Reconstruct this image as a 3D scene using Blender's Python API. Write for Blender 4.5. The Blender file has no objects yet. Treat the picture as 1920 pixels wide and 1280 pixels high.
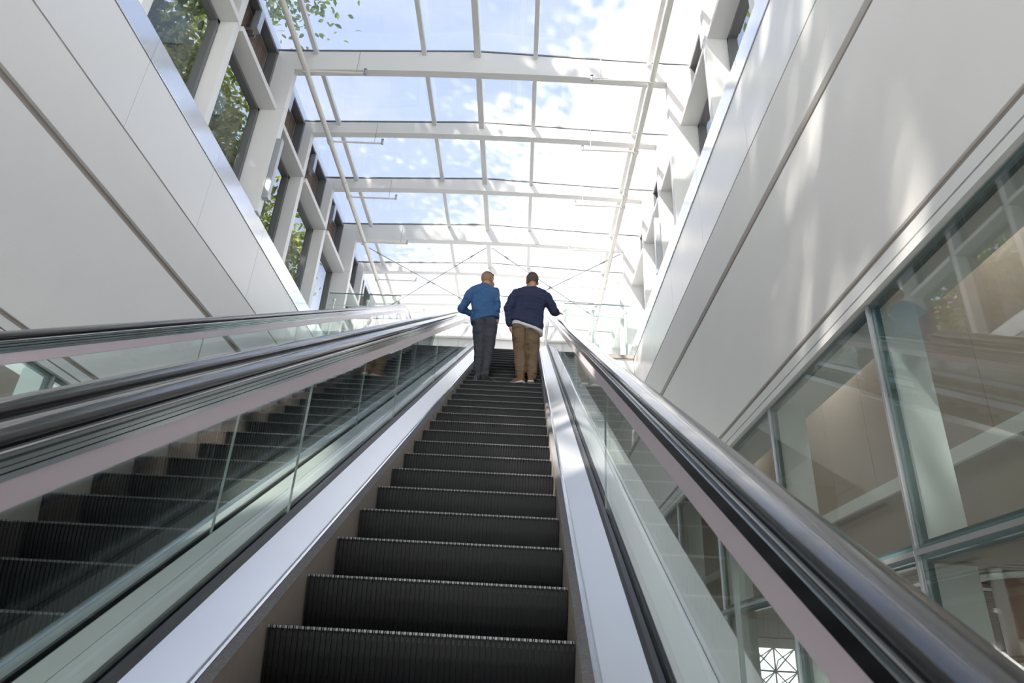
import bpy, math, random
from mathutils import Vector, Matrix
random.seed(7)
sc = bpy.context.scene
COL = sc.collection

# ------------------------------------------------------------------ camera
F_PX = 1280.0
def _n(v): return v / v.length
_F = _n(Vector((2, 628, F_PX)))
_Z = Vector((150, -2640, F_PX)); _Z = _n(_Z - _F * _Z.dot(_F))
_X = _F.cross(_Z)
if _X.x < 0: _X = -_X
R = Matrix((_X, _F, _Z))               # image frame (right, down, forward) -> world
right, down, fwd = R.col[0].copy(), R.col[1].copy(), R.col[2].copy()
cd = bpy.data.cameras.new('camera')
cam = bpy.data.objects.new('camera', cd); COL.objects.link(cam)
cd.sensor_width = 36; cd.lens = 36 * F_PX / 1920
cd.clip_start = 0.05; cd.clip_end = 500
M3 = Matrix((right, -down, -fwd)).transposed()
cam.matrix_world = M3.to_4x4()
sc.camera = cam
cd.dof.use_dof = True; cd.dof.focus_distance = 9.5; cd.dof.aperture_fstop = 8.0

# ------------------------------------------------------------------ light
SUN_DIR = Vector((-0.52, -0.62, 1.0)).normalized()
sl = bpy.data.lights.new('sun', 'SUN'); sl.energy = 7.5; sl.angle = math.radians(1.0)
sl.color = (1.0, 0.93, 0.84)
so = bpy.data.objects.new('sun', sl); COL.objects.link(so)
so.rotation_euler = SUN_DIR.to_track_quat('Z', 'Y').to_euler()

sc.view_settings.view_transform = 'Standard'
sc.view_settings.look = 'None'
sc.view_settings.exposure = 1.5
sc.view_settings.gamma = 1.0
sc.view_settings.use_curve_mapping = False
try:
    sc.cycles.transparent_max_bounces = 24
    sc.cycles.max_bounces = 8
    sc.cycles.sample_clamp_indirect = 6.0
except Exception:
    pass

w = bpy.data.worlds.new('sky'); sc.world = w; w.use_nodes = True
nt = w.node_tree; nt.nodes.clear()
def N(t, **k):
    n = nt.nodes.new(t)
    for a, b in k.items(): setattr(n, a, b)
    return n
def L(a, b): nt.links.new(a, b)
def mth(op, a, b=None, c=None, clamp=False):
    n = nt.nodes.new('ShaderNodeMath'); n.operation = op; n.use_clamp = clamp
    for i, v in enumerate((a, b, c)):
        if v is None: continue
        if isinstance(v, (int, float)): n.inputs[i].default_value = v
        else: L(v, n.inputs[i])
    return n.outputs[0]
tc = N('ShaderNodeTexCoord')
sep = N('ShaderNodeSeparateXYZ'); L(tc.outputs['Generated'], sep.inputs[0])
zz = mth('MAXIMUM', sep.outputs[2], 0.0)
ramp = N('ShaderNodeValToRGB'); L(zz, ramp.inputs[0])
cr = ramp.color_ramp
cr.elements[0].position = 0.0; cr.elements[0].color = (2.05, 2.06, 2.03, 1)
cr.elements[1].position = 0.95; cr.elements[1].color = (0.24, 0.30, 0.45, 1)
e = cr.elements.new(0.28); e.color = (.97, .99, 1.05, 1)
e = cr.elements.new(0.5); e.color = (0.27, 0.325, 0.46, 1)
noi = N('ShaderNodeTexNoise'); noi.inputs['Scale'].default_value = 2.6; noi.inputs['Detail'].default_value = 7
noi.inputs['Roughness'].default_value = 0.6
mp = N('ShaderNodeMapping'); mp.inputs['Scale'].default_value = (1, 1, 2.4); L(tc.outputs['Generated'], mp.inputs[0]); L(mp.outputs[0], noi.inputs['Vector'])
cl = mth('MULTIPLY_ADD', noi.outputs[0], 5.0, -2.75, clamp=True)
cl = mth('MULTIPLY', cl, 0.75)
mix = N('ShaderNodeMix', data_type='RGBA'); L(cl, mix.inputs['Factor']); L(ramp.outputs[0], mix.inputs['A']); mix.inputs['B'].default_value = (.42, .43, .47, 1)
bg = N('ShaderNodeBackground'); L(mix.outputs['Result'], bg.inputs[0]); bg.inputs[1].default_value = 1.0
wo = N('ShaderNodeOutputWorld'); L(bg.outputs[0], wo.inputs[0])

# ------------------------------------------------------------------ materials
def new_mat(name):
    global nt
    m = bpy.data.materials.new(name); m.use_nodes = True; nt = m.node_tree; nt.nodes.clear()
    return m
def out(sh, disp=None):
    o = N('ShaderNodeOutputMaterial'); L(sh, o.inputs[0])
def pbsdf(color=(.8, .8, .8), rough=.5, metal=0., spec=.5, **k):
    b = N('ShaderNodeBsdfPrincipled')
    if isinstance(color, tuple): b.inputs['Base Color'].default_value = (*color[:3], 1)
    else: L(color, b.inputs['Base Color'])
    if isinstance(rough, (int, float)): b.inputs['Roughness'].default_value = rough
    else: L(rough, b.inputs['Roughness'])
    b.inputs['Metallic'].default_value = metal
    b.inputs['Specular IOR Level'].default_value = spec
    for a, v in k.items(): b.inputs[a.replace('_', ' ')].default_value = v
    return b
def noise(scale, detail=3, rough=.5, vec=None, mapscale=None):
    t = N('ShaderNodeTexCoord'); n = N('ShaderNodeTexNoise'); n.inputs['Scale'].default_value = scale
    n.inputs['Detail'].default_value = detail; n.inputs['Roughness'].default_value = rough
    if mapscale:
        m = N('ShaderNodeMapping'); m.inputs['Scale'].default_value = mapscale; L(t.outputs['Object'], m.inputs[0]); L(m.outputs[0], n.inputs['Vector'])
    else: L(t.outputs['Object'], n.inputs['Vector'])
    return n.outputs[0]
def mixc(fac, a, b):
    m = N('ShaderNodeMix', data_type='RGBA'); L(fac, m.inputs['Factor']) if not isinstance(fac, float) else setattr(m.inputs['Factor'], 'default_value', fac)
    m.inputs['A'].default_value = (*a, 1); m.inputs['B'].default_value = (*b, 1); return m.outputs['Result']
def bump(h, dist=.01, strength=.5):
    b = N('ShaderNodeBump'); L(h, b.inputs['Height']); b.inputs['Distance'].default_value = dist; b.inputs['Strength'].default_value = strength
    return b.outputs[0]
def simple(name, color, rough=.5, metal=0., spec=.5, var=.06, nscale=3., bmp=None, mapscale=None, **k):
    m = new_mat(name)
    f = noise(nscale, 4, mapscale=mapscale)
    c = mixc(f, tuple(x * (1 - var) for x in color), tuple(min(1, x * (1 + var)) for x in color))
    b = pbsdf(c, rough, metal, spec, **k)
    if bmp: L(bump(noise(bmp[0], 4, mapscale=mapscale), bmp[1], bmp[2]), b.inputs['Normal'])
    out(b.outputs[0]); return m
def glass(name, tint=(.9, .96, .94), haze=0., haze_col=(.9, .9, .88), refl=1.0, streak=False, f0=.045):
    m = new_mat(name)
    g = N('ShaderNodeNewGeometry')
    dp = N('ShaderNodeVectorMath', operation='DOT_PRODUCT'); L(g.outputs['Incoming'], dp.inputs[0]); L(g.outputs['Normal'], dp.inputs[1])
    c = mth('ABSOLUTE', dp.outputs['Value'])
    fr = mth('POWER', mth('SUBTRACT', 1.0, c, clamp=True), 5.0)
    fr = mth('MULTIPLY_ADD', fr, .8 * refl, f0 * refl)
    tr = N('ShaderNodeBsdfTransparent'); tr.inputs[0].default_value = (*tint, 1)
    gl = N('ShaderNodeBsdfGlossy'); gl.inputs['Roughness'].default_value = 0.0
    base = tr.outputs[0]
    if haze > 0:
        d = N('ShaderNodeBsdfDiffuse'); d.inputs[0].default_value = (*haze_col, 1)
        t = N('ShaderNodeBsdfTranslucent'); t.inputs[0].default_value = (*haze_col, 1)
        ms = N('ShaderNodeMixShader'); ms.inputs[0].default_value = .75; L(d.outputs[0], ms.inputs[1]); L(t.outputs[0], ms.inputs[2])
        n = noise(.9 if streak else 1.2, 6, .65, mapscale=(1, 1, .6))
        n2 = noise(9, 3, .6)
        hz = mth('MULTIPLY', mth('MULTIPLY_ADD', n, 1.1, .45), haze)
        hz = mth('MULTIPLY', hz, mth('MULTIPLY_ADD', n2, .5, .75))
        m2 = N('ShaderNodeMixShader'); L(hz, m2.inputs[0]); L(base, m2.inputs[1]); L(ms.outputs[0], m2.inputs[2]); base = m2.outputs[0]
    mx = N('ShaderNodeMixShader'); L(fr, mx.inputs[0]); L(base, mx.inputs[1]); L(gl.outputs[0], mx.inputs[2])
    out(mx.outputs[0]); return m

M = {}
M['white'] = simple('white_painted_steel', (.74, .735, .73), .45, var=.02)
M['plaster'] = simple('smooth_plaster', (.79, .77, .755), .8, var=.035, nscale=1.4, bmp=(60, .004, .25))
M['panel'] = simple('white_metal_panel', (.77, .76, .755), .28, spec=.6, var=.015, nscale=.6)
M['alu'] = simple('satin_aluminium', (.74, .76, .80), .16, metal=.85, var=.02)
M['reveal'] = simple('recessed_trim', (.30, .26, .235), .5, var=.05)
M['gap'] = simple('dark_gap', (.03, .03, .032), .8)
M['frame'] = simple('grey_window_frame', (.20, .205, .215), .4, metal=.4, var=.04)
M['mullion'] = simple('mullion_aluminium', (.50, .51, .53), .3, metal=.8, var=.03)
M['teal'] = simple('glass_edge_band', (.10, .17, .18), .3, var=.05)
M['steel'] = simple('brushed_stainless', (.76, .765, .775), .36, metal=.9, var=.03, nscale=5, bmp=(3, .02, .05))
M['steel2'] = simple('satin_stainless', (.76, .76, .73), .30, metal=.6, var=.05, nscale=2, bmp=(2.2, .03, .08))
M['rail'] = simple('polished_rail', (.60, .60, .62), .15, metal=1., var=.03)
M['skirt'] = simple('skirt_panel', (.50, .43, .38), .4, metal=.3, var=.12, nscale=6, mapscale=(1, 6, 1))
M['brush'] = simple('brush_bristles', (.15, .145, .15), .9, spec=.2, var=.5, nscale=60, bmp=(90, .004, .8), mapscale=(.2, 3, 3))
M['edgeline'] = simple('glass_edge_line', (.36, .38, .37), .3)  # grey stands in for the bright line of the glass edges
M['gasket'] = simple('black_gasket', (.035, .035, .04), .4)
M['rubber'] = simple('black_handrail_rubber', (.022, .022, .026), .20, spec=.5, var=.1, Coat_Weight=.6, Coat_Roughness=.07)
M['profile'] = simple('handrail_profile', (.46, .47, .49), .16, metal=1., var=.04)
M['profiledark'] = simple('handrail_groove', (.10, .10, .105), .3, metal=.8, var=.05)
M['pink'] = simple('lit_rail_strip', (.84, .72, .79), .3, metal=.2, var=.03, nscale=1, mapscale=(1, .3, 30))  # pale pink raised in place of a lit under-rail strip
M['step'] = simple('black_step_metal', (.0055, .0055, .0062), .42, metal=0., spec=.2, var=.3, nscale=14)
M['worn'] = simple('worn_step_edge', (.12, .12, .125), .35, metal=.7, var=.3, nscale=40)
M['glass'] = glass('balustrade_glass', (.91, .95, .945), f0=.05)
M['roofglass'] = glass('roof_glass', (.96, .965, .965), haze=.105, streak=True, f0=.04)
M['winglass'] = glass('window_glass', (.90, .91, .91), haze=.02, f0=.05)
M['lowglass'] = glass('shopfront_glass', (.84, .88, .88), f0=.12)
M['railglass'] = glass('railing_glass', (.93, .975, .96), haze=.02)
M['inner'] = simple('interior_panel', (.45, .385, .335), .6, var=.04)
M['innerw'] = simple('interior_white', (.86, .90, .88), .5, var=.02)
M['dark'] = simple('dark_slat', (.05, .042, .038), .5, var=.2)
M['slat'] = simple('ceiling_slat', (.62, .55, .51), .45, var=.1)
M['browncol'] = simple('brown_column', (.26, .15, .11), .5, var=.08)
M['orange'] = simple('orange_strip', (.62, .26, .09), .45, var=.1)
M['floor'] = simple('terrazzo_floor', (.45, .44, .42), .35, var=.06, nscale=8)
M['paving'] = simple('plaza_paving', (.36, .34, .31), .8, var=.1, nscale=2)
M['pipe'] = simple('cream_pipe', (.72, .70, .66), .4, var=.02)
M['lamp'] = simple('grey_lamp_housing', (.52, .54, .58), .4, metal=.5, var=.03)
M['cable'] = simple('steel_cable', (.22, .22, .24), .4, metal=.8)
M['bark'] = simple('tree_bark', (.27, .20, .15), .9, var=.35, nscale=6, bmp=(12, .03, .8))
# timber screen
m = new_mat('timber_slats')
t_ = N('ShaderNodeTexCoord'); wv = N('ShaderNodeTexWave'); wv.bands_direction = 'Y'; wv.inputs['Scale'].default_value = 4.2; wv.inputs['Distortion'].default_value = .15
L(t_.outputs['Object'], wv.inputs['Vector'])
b = pbsdf(mixc(noise(5, 4, mapscale=(1, 1, .2)), (.115, .072, .05), (.23, .15, .105)), .6)
L(bump(wv.outputs[0], .012, 1.0), b.inputs['Normal']); out(b.outputs[0]); M['timber'] = m
# leaves
def leafmat(name, c1, c2):
    m = new_mat(name)
    g = N('ShaderNodeNewGeometry')
    c = mixc(g.outputs['Random Per Island'], c1, c2)
    d = pbsdf(c, .42, spec=.5)
    t = N('ShaderNodeBsdfTranslucent')
    hs = N('ShaderNodeHueSaturation'); hs.inputs['Hue'].default_value = .475; hs.inputs['Saturation'].default_value = 1.15; hs.inputs['Value'].default_value = 2.0
    L(c, hs.inputs['Color']); L(hs.outputs[0], t.inputs[0])
    x = N('ShaderNodeMixShader'); x.inputs[0].default_value = .42; L(d.outputs[0], x.inputs[1]); L(t.outputs[0], x.inputs[2])
    out(x.outputs[0]); return m
M['leafA'] = leafmat('dark_glossy_leaves', (.018, .045, .012), (.085, .15, .03))
M['leafB'] = leafmat('yellow_green_leaves', (.05, .105, .018), (.25, .29, .05))
# cloth
def cloth(name, color, wr=.010, scale=9):
    m = new_mat(name)
    b = pbsdf(mixc(noise(40, 2), tuple(x * .85 for x in color), tuple(x * 1.12 for x in color)), .85, spec=.25)
    n1 = noise(scale, 2, .45, mapscale=(.7, .8, 1.7))
    L(bump(n1, wr * 3.0, 1.0), b.inputs['Normal']); out(b.outputs[0]); return m
M['blueshirt'] = cloth('blue_cotton', (.046, .115, .25), .03, 6)
M['navy'] = cloth('navy_fleece', (.028, .036, .078), .03, 5)
M['grey'] = cloth('charcoal_cloth', (.062, .064, .078), .03, 6)
M['khaki'] = cloth('olive_brown_twill', (.19, .128, .078), .03, 6)
M['tee'] = cloth('white_jersey', (.75, .74, .74), .006)
M['skin'] = simple('skin', (.50, .27, .17), .5, var=.06, nscale=12, Subsurface_Weight=.08)
M['hairA'] = simple('cropped_hair', (.30, .175, .11), .8, var=.2, nscale=60, bmp=(140, .003, .6))
M['hairT'] = simple('dark_top_hair', (.045, .03, .022), .7, var=.3, nscale=60, bmp=(140, .004, .8))
M['hairB'] = simple('faded_dark_hair', (.095, .068, .058), .7, var=.3, nscale=50, bmp=(90, .006, .9))
M['shoeblack'] = simple('black_leather', (.018, .014, .013), .28, var=.1)
M['shoebrown'] = simple('brown_suede', (.20, .085, .045), .75, var=.1)
M['sole'] = simple('cream_rubber_sole', (.66, .62, .56), .6)
M['soleb'] = simple('black_sole', (.02, .02, .02), .7)
def emis(name, col, st):
    m = new_mat(name); e = N('ShaderNodeEmission'); e.inputs[0].default_value = (*col, 1); e.inputs[1].default_value = st; out(e.outputs[0]); return m
M['glow'] = emis('lamp_glow', (1, .95, .88), 6)

# ------------------------------------------------------------------ mesh helpers
def wloc(o):
    v = Vector((0, 0, 0))
    while o is not None:
        v = v + o.location; o = o.parent
    return v
class MB:
    def __init__(s): s.v = []; s.f = []; s.mi = []
    def add(s, vs, fs, mi=0):
        k = len(s.v); s.v += [tuple(v) for v in vs]; s.f += [tuple(i + k for i in f) for f in fs]; s.mi += [mi] * len(fs); return s
    def box(s, x0, x1, y0, y1, z0, z1, mi=0):
        return s.add([(x0, y0, z0), (x1, y0, z0), (x1, y1, z0), (x0, y1, z0), (x0, y0, z1), (x1, y0, z1), (x1, y1, z1), (x0, y1, z1)],
                     [(0, 3, 2, 1), (4, 5, 6, 7), (0, 1, 5, 4), (1, 2, 6, 5), (2, 3, 7, 6), (3, 0, 4, 7)], mi)
    def tube(s, p, q, r, n=12, r2=None, mi=0, cap=True):
        p = Vector(p); q = Vector(q); d = (q - p).normalized(); r2 = r if r2 is None else r2
        a = d.orthogonal().normalized(); b = d.cross(a)
        vs = [p + (a * math.cos(t) + b * math.sin(t)) * r for t in [2 * math.pi * i / n for i in range(n)]]
        vs += [q + (a * math.cos(t) + b * math.sin(t)) * r2 for t in [2 * math.pi * i / n for i in range(n)]]
        fs = [(i, (i + 1) % n, n + (i + 1) % n, n + i) for i in range(n)]
        if cap: fs += [tuple(range(n - 1, -1, -1)), tuple(range(n, 2 * n))]
        return s.add(vs, fs, mi)
    def sweep(s, frames, prof, mi=0, cap=True):
        """frames: (Y, Z, ang); prof: closed list of (x, n)"""
        n = len(prof); vs = []
        for (Y, Z, a) in frames:
            ny, nz = -math.sin(a), math.cos(a)
            vs += [(x, Y + ny * h, Z + nz * h) for (x, h) in prof]
        fs = []
        for i in range(len(frames) - 1):
            for j in range(n):
                k = (j + 1) % n
                fs.append((i * n + j, i * n + k, (i + 1) * n + k, (i + 1) * n + j))
        if cap:
            fs.append(tuple(range(n - 1, -1, -1))); e = (len(frames) - 1) * n; fs.append(tuple(range(e, e + n)))
        return s.add(vs, fs, mi)
    def ell(s, c, r, n=16, m=10, rot=None, mi=0):
        vs = []; fs = []
        for i in range(m + 1):
            t = math.pi * i / m
            for j in range(n):
                u = 2 * math.pi * j / n
                v = Vector((r[0] * math.sin(t) * math.cos(u), r[1] * math.sin(t) * math.sin(u), r[2] * math.cos(t)))
                if rot is not None: v = rot @ v
                vs.append(Vector(c) + v)
        for i in range(m):
            for j in range(n):
                a, b_ = i * n + j, i * n + (j + 1) % n
                fs.append((a, a + n, b_ + n, b_))
        return s.add(vs, fs, mi)
    def caps(s, p, r1, q, r2, n=14):
        p = Vector(p); q = Vector(q); d = (q - p); L_ = d.length; d.normalize()
        a = d.orthogonal().normalized(); b = d.cross(a); rings = []
        for t in (-88, -60, -30, 0):
            t = math.radians(t); rings.append((p + d * math.sin(t) * r1, math.cos(t) * r1))
        for t in (0, 30, 60, 88):
            t = math.radians(t); rings.append((q + d * math.sin(t) * r2, math.cos(t) * r2))
        vs = []; fs = []
        for c, r in rings:
            vs += [c + (a * math.cos(u) + b * math.sin(u)) * r for u in [2 * math.pi * i / n for i in range(n)]]
        for i in range(len(rings) - 1):
            for j in range(n): fs.append((i * n + j, i * n + (j + 1) % n, (i + 1) * n + (j + 1) % n, (i + 1) * n + j))
        fs.append(tuple(range(n - 1, -1, -1))); e = (len(rings) - 1) * n; fs.append(tuple(range(e, e + n)))
        return s.add(vs, fs)
    def chain(s, pts):
        for (p, r1), (q, r2) in zip(pts, pts[1:]): s.caps(p, r1, q, r2)
        return s
    def loft(s, rings, n=20):
        """rings: (centre, rx, ry) horizontal ellipses"""
        vs = []; fs = []
        for c, rx, ry in rings:
            for j in range(n):
                u = 2 * math.pi * j / n; cu, su = math.cos(u), math.sin(u)
                e = .85
                vs.append((c[0] + rx * math.copysign(abs(cu) ** e, cu), c[1] + ry * math.copysign(abs(su) ** e, su), c[2]))
        for i in range(len(rings) - 1):
            for j in range(n): fs.append((i * n + j, i * n + (j + 1) % n, (i + 1) * n + (j + 1) % n, (i + 1) * n + j))
        fs.append(tuple(range(n - 1, -1, -1))); e = (len(rings) - 1) * n; fs.append(tuple(range(e, e + n)))
        return s.add(vs, fs)
    def build(s, name, mats, parent=None, smooth=False, bevel=0., loc=None):
        me = bpy.data.meshes.new(name); me.from_pydata(s.v, [], s.f); me.update()
        for mm in (mats if isinstance(mats, (list, tuple)) else [mats]): me.materials.append(mm)
        if any(s.mi): me.polygons.foreach_set('material_index', s.mi)
        if smooth: me.polygons.foreach_set('use_smooth', [True] * len(me.polygons))
        o = bpy.data.objects.new(name, me); COL.objects.link(o)
        if parent is not None: o.parent = parent; o.location = -wloc(parent)
        if loc is not None: o.location = loc
        if bevel:
            bv = o.modifiers.new('bevel', 'BEVEL'); bv.width = bevel; bv.segments = 2; bv.limit_method = 'ANGLE'
        if smooth:
            try:
                me.set_sharp_from_angle(angle=math.radians(35))
            except Exception: pass
        return o
def empty(name, loc, label=None, cat=None, group=None, kind=None):
    o = bpy.data.objects.new(name, None); COL.objects.link(o); o.location = loc; o.empty_display_size = .1
    return tag(o, label, cat, group, kind)
def tag(o, label=None, cat=None, group=None, kind=None):
    if label: o['label'] = label
    if cat: o['category'] = cat
    if group: o['group'] = group
    if kind: o['kind'] = kind
    return o
def structure(o, label=None, cat=None): return tag(o, label, cat, None, 'structure')

# ------------------------------------------------------------------ dimensions (metres, camera at the origin)
ZB, ZT = -3.0, 6.2                    # lower floor, upper landing
XC = -1.07                            # centre of the hall
XL, XR = -4.51, 2.25                  # inner faces of the side walls
CXL, CXR = -4.50, 2.36                # inner edges of the portal columns
TAN = math.tan(math.radians(30)); A30 = math.radians(30)
def zn(Y): return .111 + TAN * (Y - 2.391)
PITCH = 1.794; P0 = 8.97
portY = {i: P0 + PITCH * i for i in range(-6, 7)}
YN, YF = -7.8, 19.74

# ------------------------------------------------------------------ floors and ground
structure(MB().box(-9, 34, -8, 32, ZB - .3, ZB).build('floor', M['floor']), 'pale floor at the foot of the escalators', 'floor')
lf = empty('landing', (0, 14, ZT), 'upper landing floor slab with pale fascia at the escalator heads', 'floor', kind='structure')
MB().box(.74, XR - .01, 13.1, YF, ZT - .75, ZT).build('slab_edge', M['panel'], lf, bevel=.004)
MB().box(-4.50, -2.80, 13.1, YF, ZT - .75, ZT).build('slab_edge', M['panel'], lf, bevel=.004)
MB().box(-2.795, .735, 14.2, YF, ZT - .75, ZT).build('slab', M['floor'], lf)
MB().box(.74, XR - .01, 13.07, 13.12, ZT - .07, ZT + .012).build('edge_strip', M['reveal'], lf)
MB().box(-4.50, -2.80, 13.07, 13.12, ZT - .07, ZT + .012).build('edge_strip', M['reveal'], lf)
g = structure(MB().box(-32, -5.02, -20, 40, 5.6, 6.1).build('ground_left', M['paving']), 'paved plaza outside the left windows', 'ground')
g = structure(MB().box(2.97, 30, -20, 40, 5.6, 6.1).build('ground_right', M['paving']), 'paved plaza outside the right windows', 'ground')

# ------------------------------------------------------------------ side walls
jl = [5.65 + 1.885 * k for k in range(-7, 8)]
for side in ('left', 'right'):
    s = -1 if side == 'left' else 1
    X = XL if s < 0 else XR
    wl = empty('wall_' + side, (X, 8, 4), f'{side} side wall of pale plaster below white metal panels', 'wall', kind='structure')
    def wb(x0, x1, *a):
        x0, x1 = X + s * x0, X + s * x1
        return MB().box(min(x0, x1), max(x0, x1), *a)
    wb(.06, .35, YN, YF, 2.45, 6.15).build('backing', M['reveal'], wl)
    wb(0, .07, YN, YF, 4.385, 5.135).build('plaster_band', M['plaster'], wl, bevel=.004)
    wb(0, .07, YN, YF, 2.60, 4.275).build('plaster_band', M['plaster'], wl, bevel=.004)
    wb(.02, .07, YN, YF, 2.545, 2.60).build('reveal_strip', M['reveal'], wl)
    wb(.045, .07, YN, YF, 4.27, 4.39).build('reveal_strip', M['reveal'], wl)
    wb(.03, .07, YN, YF, 5.13, 5.16).build('reveal_strip', M['gap'], wl)
    wb(-.005, .12, YN, YF, 2.455, 2.545).build('head_trim', M['white'], wl)
    wb(.02, .12, YN, YF, 2.435, 2.456).build('shadow_gap', M['reveal'], wl)
    wb(-.01, .12, YN, YF, 2.375, 2.436).build('head_trim', M['white'], wl)
    ys = [YN] + jl + [YF]
    for a, b_ in zip(ys, ys[1:]):
        if b_ - a < .1: continue
        wb(0, .05, a + .003, b_ - .003, 5.157, 6.165).build('metal_panel', M['panel'], wl, bevel=.002)
    for a, b_ in zip(ys, ys[1:]):
        if b_ - a < .1: continue
        wb(-.012, .06, a + .0025, b_ - .0025, 6.175, 6.53).build('sill_cap', M['alu'], wl, bevel=.003)
        wb(.0, .34, a + .0025, b_ - .0025, 6.50, 6.532).build('sill_board', M['alu'], wl)
    wb(.05, .36, YN, YF, 6.1, 6.5).build('sill_core', M['gap'], wl)

# ------------------------------------------------------------------ portal frames
def zroof(x): return 10.17 + .15 * (1 - min(1, abs(x + 1.165) / 3.5))
ordn = ['behind the camera', 'second behind', 'third behind']
names = {-6: 'at the added solid roof behind the photographer', -5: 'far behind the photographer', -4: 'behind the photographer', -3: 'directly overhead, out of the view', -2: 'just above the top edge of the view',
         -1: 'nearest bay, its columns at the top corners of the view', 0: 'nearest one whose cross beam is seen, a deep beam', 1: 'slim, just beyond the nearest deep beam',
         2: 'slim, second beyond the nearest deep beam', 3: 'deep, in front of the wire bracing', 4: 'slim, crossed by the wire bracing', 5: 'at the far end of the wire bracing', 6: 'farthest, against the end wall'}
for i, Y in portY.items():
    deep = i % 3 == 0
    zb = 9.70 if deep else 9.88
    p = empty('portal_frame', (XC, Y, 6.53), 'white steel portal frame, ' + names[i], 'steel frame', 'white portal frames across the hall')
    cl_, cr_ = (-4.47, 2.28) if deep else (-4.66, 2.44)
    for s, xe in ((-1, cl_), (1, cr_)):
        x0, x1 = sorted((xe, -4.90 if s < 0 else 2.76))
        c = MB().box(x0, x1, Y, Y + .15, 6.535, 8.748).box(x0, x1, Y, Y + .15, 8.752, 10.16)
        c.build('column', M['white'], p, bevel=.006)
    # arched beam
    n = 24; prof = MB(); vs = []
    for k in range(n + 1):
        x = cl_ + .001 + (cr_ - cl_ - .002) * k / n
        arch = .09 * (1 - ((x - XC) / 3.5) ** 2)
        zt = zroof(x) - .012
        vs += [(x, Y, zb + arch), (x, Y + .15, zb + arch), (x, Y + .15, zt), (x, Y, zt)]
    fs = []
    for k in range(n):
        for j in range(4): fs.append((k * 4 + j, k * 4 + (j + 1) % 4, k * 4 + 4 + (j + 1) % 4, k * 4 + 4 + j))
    fs += [(3, 2, 1, 0), (n * 4, n * 4 + 1, n * 4 + 2, n * 4 + 3)]
    MB().add(vs, fs).build('cross_beam', M['white'], p, bevel=.006)
# ------------------------------------------------------------------ glass roof
roof = empty('ceiling', (XC, 8, 10.2), 'pitched glass roof on white glazing bars', 'roof', kind='structure')
bars = [-4.97, -4.14, -2.15, -1.165, -.10, 1.97, 2.83]
py = [portY[i] + .05 for i in range(-6, 7)]
for a, b_ in zip(py, py[1:]):
    for x0, x1 in zip(bars, bars[1:]):
        z0, z1 = zroof(x0), zroof(x1); g_ = .012; t = .014
        vs = [(x0 + g_, a + g_, z0), (x1 - g_, a + g_, z1), (x1 - g_, b_ - g_, z1), (x0 + g_, b_ - g_, z0)]
        vs += [(x, y, z + t) for x, y, z in vs]
        MB().add(vs, [(0, 3, 2, 1), (4, 5, 6, 7), (0, 1, 5, 4), (1, 2, 6, 5), (2, 3, 7, 6), (3, 0, 4, 7)]).build('roof_pane', M['roofglass'], roof)
for a in py:
    vs = []
    mb = MB()
    for x0, x1 in zip(bars, bars[1:]):
        z0, z1 = zroof(x0) - .008, zroof(x1) - .008
        mb.add([(x0, a - .06, z0), (x1, a - .06, z1), (x1, a + .05, z1), (x0, a + .05, z0), (x0, a - .06, z0 + .03), (x1, a - .06, z1 + .03), (x1, a + .05, z1 + .03), (x0, a + .05, z0 + .03)],
               [(0, 3, 2, 1), (4, 5, 6, 7), (0, 1, 5, 4), (1, 2, 6, 5), (2, 3, 7, 6), (3, 0, 4, 7)])
    mb.build('gasket_strip', M['frame'], roof)
for x in bars[1:-1]:
    big = abs(x + 1.165) < .1
    w_ = .055 if big else .04; d_ = .17 if big else .10
    z = zroof(x)
    MB().box(x - w_, x + w_, py[0], py[-1] + .1, z - d_, z - .004).build('glazing_bar', M['white'], roof, bevel=.004)
for x0, x1 in ((-5.10, -4.83), (2.69, 2.96)):
    MB().box(x0, x1, py[0], py[-1] + .1, 10.08, 10.26).build('eaves_beam', M['alu'], roof, bevel=.004)

structure(MB().box(-5.1, 2.96, -8.0, portY[-6] - .02, 10.17, 10.4).build('sun_block_slab', M['white']), 'unseen solid white ceiling added behind the photographer to block the sun', 'ceiling')  # unseen solid roof added to keep direct sun off the escalators
wf = empty('wall_front', (XC, -8, ZB), 'unseen end wall behind the photographer, glazed to let in fill light', 'wall', kind='structure')  # unseen end, glazed so sky light fills the hall from behind
MB().box(-5.0, 2.9, -7.93, -7.91, ZB, 10.16).build('pane', M['winglass'], wf)
mb = MB()
for x in (-4.9, -3.0, -1.07, .9, 2.8): mb.box(x - .03, x + .03, -7.97, -7.87, ZB, 10.16)
for z in (-.4, 2.4, 5.2, 8.0): mb.box(-5.0, 2.9, -7.96, -7.88, z - .03, z + .03)
mb.build('mullion', M['white'], wf)
for nm, x0, x1 in (('left', -5.0, -4.5), ('right', 2.28, 2.8)):
    structure(MB().box(x0, x1, -7.84, portY[-6] - .02, 6.54, 10.16).build('wall_upper_' + nm, M['plaster']), f'added solid upper {nm} wall behind the photographer', 'wall')  # unseen solid sides added with the slab to shut out sun
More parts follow.
